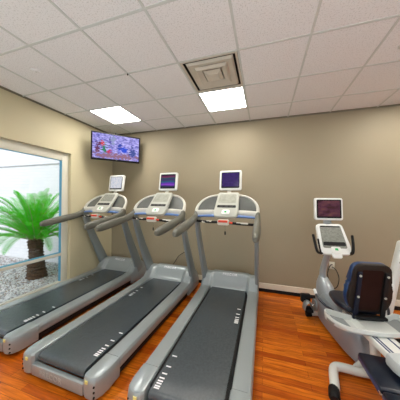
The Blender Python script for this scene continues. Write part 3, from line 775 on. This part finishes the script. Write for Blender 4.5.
# tray with side pockets under the seat
def tray():
    tb = BM(); n = 65; rings = []
    for k in range(n):
        u = -1+2*k/(n-1); au = abs(u)
        x = .345*u
        yr = -.178+.045*au**2        # rear edge
        yf = .050+.125*au**1.6          # front edge
        if au > .70:
            q = (au-.70)/.30; c0 = (yr+yf)/2+.03*q; hw = (yf-yr)/2*(max(.01, 1-q**2.4))**.5; yr, yf = c0-hw, c0+hw
        zt = .478+.012*au
        pk = smooth01((au-.34)/.05)*(1-smooth01((au-.90)/.05))*.05
        w_ = yf-yr
        rings.append([(x, yr+w_*.10, zt-.055), (x, yr, zt-.030), (x, yr+.003, zt-.003), (x, yr+.008, zt), (x, yr+.016, zt), (x, yr+.020, zt-pk), (x, (yr+yf)/2, zt-pk),
                      (x, yf-.020, zt-pk), (x, yf-.016, zt), (x, yf-.008, zt), (x, yf-.003, zt-.003), (x, yf, zt-.030), (x, yf-w_*.10, zt-.065)])
    b = BM(); loft(b, rings); tb.free()
    for f in b.faces:
        c_ = f.calc_center_median()
        if len(f.verts) == 4 and c_.z < .478+.012*abs(c_.x)/.335-.03 and abs(f.calc_center_median().x) > .13 and all(v.co.z < .462 and v.co.z > .434 for v in f.verts): f.material_index = 1  # pocket floor darkened to stand in for shading in the recess
    return b
tr = link('side_tray', tray(), [mat('tray_pale_grey', (.64, .67, .65), .32, noise=(4, .03)), M['silver_dark']], t, angle=35)
for s in (-1, 1):
    bm = BM(); tube(bm, [(s*.245, .13, .478), (s*.290, .20, .495), (s*.315, .27, .520), (s*.322, .33, .55)], .012); hd = link('side_handle', bm, M['navy'], t)
    bm = BM(); tube(bm, [(s*.322, .328, .549), (s*.320, .365, .572)], .015); link('handle_tip', bm, M['white'], hd)
# seat
def cushion(bm, out, z0, z1, mtx, bev, mi=0): prism(bm, out, z0, z1, mtx, bev=bev, seg=4, mi=mi)
bm = BM(); box(bm, (-.10, -.02, .485), (.10, .36, .50), .004); link('seat_plate', bm, M['black'], t)
bm = BM(); cushion(bm, roundpoly([(-.16, .05), (.16, .05), (.20, .20), (.16, .43), (-.16, .43), (-.20, .20)], .07), .50, .565, None, .026); link('seat', bm, M['navy'], t, angle=80)
# backrest facing forward, its shell towards the camera, leaning back a little
Wb = Matrix.Translation((-.005, .035, .535)) @ Matrix.Rotation(math.radians(9), 4, 'X') @ Matrix(((1, 0, 0, 0), (0, 0, -1, 0), (0, 1, 0, 0), (0, 0, 0, 1)))
bout = roundpoly([(-.145, 0), (.145, 0), (.192, .12), (.178, .245), (.166, .28), (.152, .465), (-.152, .465), (-.166, .28), (-.178, .245), (-.192, .12)], [.09, .09, .09, .03, .05, .08, .08, .05, .03, .09], 6)
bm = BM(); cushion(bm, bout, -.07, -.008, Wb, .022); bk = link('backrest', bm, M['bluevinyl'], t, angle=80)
bk['label'] = 'blue vinyl backrest cushion'
bm = BM(); cushion(bm, [(.004+x*.975, .006+y*.985) for x, y in bout], -.030, .014, Wb, .010); shl = link('back_shell', bm, M['brownshell'], bk, angle=80)
bm = BM(); prism(bm, roundpoly([(-.085, .03), (.085, .03), (.085, .415), (-.085, .415)], .02), .0142, .016, Wb); link('shell_inset', bm, M['redbrown'], shl)
for s in (-1, 1):
    bm = BM(); tb = BM(); bmesh.ops.create_cube(tb, size=1); tb.free()
    prism(bm, roundpoly([(s*.112-.019, -.055), (s*.112+.019, -.055), (s*.108+.017, .40), (s*.108-.017, .40)] if s > 0 else [(s*.112-.019, -.055), (s*.112+.019, -.055), (s*.108+.017, .40), (s*.108-.017, .40)], .006), .0165, .036, Wb, bev=.004)
    br_ = link('backrest_bracket', bm, M['black'] if s > 0 else mat('dark_blue_paint', (.006, .008, .022), .5, spec=.3, noise=(5, .1)), t)
    for yy in (.37, .17):
        bm = BM(); cyl(bm, Wb @ Vector((s*.110, yy, .034)), Wb @ Vector((s*.110, yy, .043)), .010, 12); link('bolt', bm, M['pale'], br_)
bm = BM(); box(bm, (-.13, -.03, .493), (.13, .03, .52), .008); link('seat_bracket', bm, M['black'], t)

# ------------------------------------------------------------------ vinyl bench in the near right corner
t = thing('padded_bench', 'low bench with dark navy vinyl pads at the bottom right corner', 'bench', (.92, 1.5, 0))
PX0, PX1 = -.178, .20
for y0, y1 in ((.130, .475), (-.42, .118)):
    bm = BM(); box(bm, (PX0, y0, .262), (PX1, y1, .322), .018, seg=4); pd = link('pad', bm, M['navy'], t, angle=80)
    bm = BM(); box(bm, (PX0-.0025, y0+.012, .268), (PX0+.01, y1-.012, .306), .004); link('pad_side_strip', bm, M['bluevinyl'], pd)  # blue strip along the pad's left side
bm = BM(); box(bm, (-.02, -.40, .20), (.05, .45, .255), .006); box(bm, (PX0+.02, .04, .252), (PX1-.02, .09, .262)); box(bm, (PX0+.02, .25, .252), (PX1-.02, .30, .262)); box(bm, (PX0+.02, -.3, .252), (PX1-.02, -.25, .262)); link('bench_frame', bm, M['silver_dark'], t)
for y in (.33, -.33):
    bm = BM(); box(bm, (-.01, y-.025, .02), (.04, y+.025, .20), .004); box(bm, (-.12, y-.03, 0), (.15, y+.03, .035), .008); link('leg', bm, M['silver_dark'], t)
bm = BM(); box(bm, (PX0-.006, .105, .276), (PX0+.0, .143, .300), .003); link('hinge_plate', bm, M['chrome'], t)

# ------------------------------------------------------------------ machine behind the bike, cut by the right edge
t = thing('weight_machine', 'pale grey slanted bolted frame of a machine at the right edge', 'exercise machine', (1.36, 2.75, 0))
bm = BM(); sweep(bm, [(-.10, .0, .03, .035, .055), (-.045, 0, .40, .035, .055), (.02, 0, .80, .035, .05), (.075, 0, 1.10, .035, .05)], up=(0, 1, 0), n=16, steps=3, ex=4); ur = link('slanted_upright', bm, M['bikewhite'], t)
for x, z in ((.052, 1.03), (.062, .97), (.040, .90)):
    bm = BM(); cyl(bm, (x-.005, -.03, z), (x-.005, -.062, z), .016 if z > 1 else .010, 14); link('bolt', bm, M['silver_dark'], ur)
bm = BM(); box(bm, (-.16, -.05, 0), (.60, .05, .05), .01); box(bm, (-.14, -.45, 0), (-.06, -.02, .04), .01); link('base_bar', bm, M['black'], t)
bm = BM(); sweep(bm, [(.075, 0, 1.08, .03, .05), (.25, 0, 1.10, .03, .05), (.45, 0, 1.02, .03, .05), (.52, 0, .6, .03, .05), (.52, 0, .04, .03, .05)], up=(0, 1, 0), n=14, ex=4); link('rear_upright', bm, M['bikewhite'], t)

# ------------------------------------------------------------------ outlets and cords
def outlet(x, z, label, cords):
    t = thing('wall_outlet', label, 'outlet', (x, WB, z))
    bm = BM(); box(bm, (-.037, -.008, -.058), (.037, 0, .058), .003); pl = link('cover_plate', bm, M['outlet'], t)
    for z_ in (-.022, .022):
        bm = BM(); box(bm, (-.016, -.011, z_-.015), (.016, -.007, z_+.015), .003); link('socket', bm, M['trim'], pl)
    return t
outlet(-1.42, .60, 'cream wall outlet with plugs behind the middle treadmill', 0)
outlet(1.02, .55, 'cream wall outlet behind the recumbent bike mast', 1)
def cord(label, P, r=.006):
    bm = BM(); tube(bm, P, r, 6, 6); o = link('power_cord', bm, M['black']); tag(o, label, 'cord'); return o
cord('black power cord drooping left from the outlet behind the middle treadmill', [(-1.42, WB-.016, .575), (-1.46, WB-.035, .54), (-1.56, WB-.03, .47), (-1.63, WB-.03, .36), (-1.70, WB-.03, .25), (-1.74, WB-.04, .10), (-1.74, WB-.12, .012)])
cord('black power cord running right from the outlet behind the middle treadmill', [(-1.42, WB-.016, .622), (-1.39, WB-.05, .61), (-1.36, WB-.05, .52), (-1.37, WB-.03, .36), (-1.38, WB-.03, .2), (-1.38, WB-.04, .1), (-1.36, WB-.1, .012)])
cord('long black cord looping down from the outlet behind the bike mast', [(1.02, WB-.016, .53), (1.06, WB-.06, .50), (1.10, WB-.06, .38), (1.08, WB-.05, .25), (1.02, WB-.05, .21), (.95, WB-.05, .27), (.94, WB-.04, .12), (.93, WB-.12, .012)])
cord('short black cord hanging left of the outlet behind the bike mast', [(1.02, WB-.016, .57), (.98, WB-.05, .55), (.95, WB-.05, .42), (.99, WB-.04, .28), (1.05, WB-.04, .10), (1.06, WB-.1, .012)])

# ------------------------------------------------------------------ light
bm = BM(); box(bm, (WL+.02, WN, 0), (WR, .55, .008)); struct('trim_9', bm, mat('bounce_floor_mat', (.72, .72, .70), .7, noise=(3, .04)))  # pale mat added behind the camera to bounce neutral light upward
for k, (x, y) in enumerate(((-1.9, -.9), (.6, -.9), (3.1, -.9))):  # unseen uplighters, added to lift the ceiling brightness
    t = thing('added_uplight', 'white uplighter added to brighten the ceiling, unseen behind the camera', 'fill light', (x, y, .008), 0, 'added ceiling fill lights')
    bm = BM(); box(bm, (-.5, -.16, 0), (.5, .16, .03), .01); link('base', bm, M['white'], t)
    bm = BM(); box(bm, (-.03, -.03, .03), (.03, .03, .40), .004); link('stem', bm, M['white'], t)
    bm = BM(); loft(bm, [[(sx*a, sy*b, z) for sx, sy in ((-1, -1), (1, -1), (1, 1), (-1, 1))] for a, b, z in ((.35, .08, .40), (.52, .17, .52), (.51, .16, .52), (.34, .07, .41))]); link('lamp_shade', bm, M['white'], t)
    ld = bpy.data.lights.new('ceiling_fill_lamp', 'AREA'); ld.shape = 'RECTANGLE'; ld.size = .9; ld.size_y = .25; ld.energy = UP; ld.color = (.84, .93, 1)
    lo = bpy.data.objects.new('ceiling_fill_lamp', ld); C.objects.link(lo); lo.location = (x, y, .55); lo.rotation_euler = Vector((0, .35, 1)).to_track_quat('-Z', 'Y').to_euler()
sc = bpy.context.scene
w = bpy.data.worlds.new('sky'); sc.world = w; w.use_nodes = True
nt = w.node_tree; bg = nt.nodes['Background']
bg.inputs['Color'].default_value = (.92, .95, 1.0, 1); bg.inputs['Strength'].default_value = 1.6
sun = bpy.data.lights.new('sun', 'SUN'); sun.energy = 1.9; sun.angle = math.radians(12); sun.color = (1, .98, .94)
so = bpy.data.objects.new('sun', sun); C.objects.link(so)
so.rotation_euler = Vector((-.10, .75, -1.0)).to_track_quat('-Z', 'Y').to_euler()
# ------------------------------------------------------------------ camera
cam = bpy.data.cameras.new('camera'); co = bpy.data.objects.new('camera', cam); C.objects.link(co)
cam.sensor_width = 36; cam.lens = 36*201.793/400; cam.clip_start = .02
yaw, pit, rol = .306619, .0020192, .0096957
F = Vector((-math.sin(yaw)*math.cos(pit), math.cos(yaw)*math.cos(pit), math.sin(pit)))
R0 = Vector((math.cos(yaw), math.sin(yaw), 0)); U0 = R0.cross(F)
R = R0*math.cos(rol)+U0*math.sin(rol); U = U0*math.cos(rol)-R0*math.sin(rol)
co.matrix_world = Matrix(((R.x, U.x, -F.x, 0), (R.y, U.y, -F.y, 0), (R.z, U.z, -F.z, CAMZ), (0, 0, 0, 1)))
sc.camera = co
sc.view_settings.view_transform = 'Standard'; sc.view_settings.look = 'None'; sc.view_settings.gamma = 1; sc.view_settings.use_curve_mapping = False
sc.view_settings.exposure = 0.0
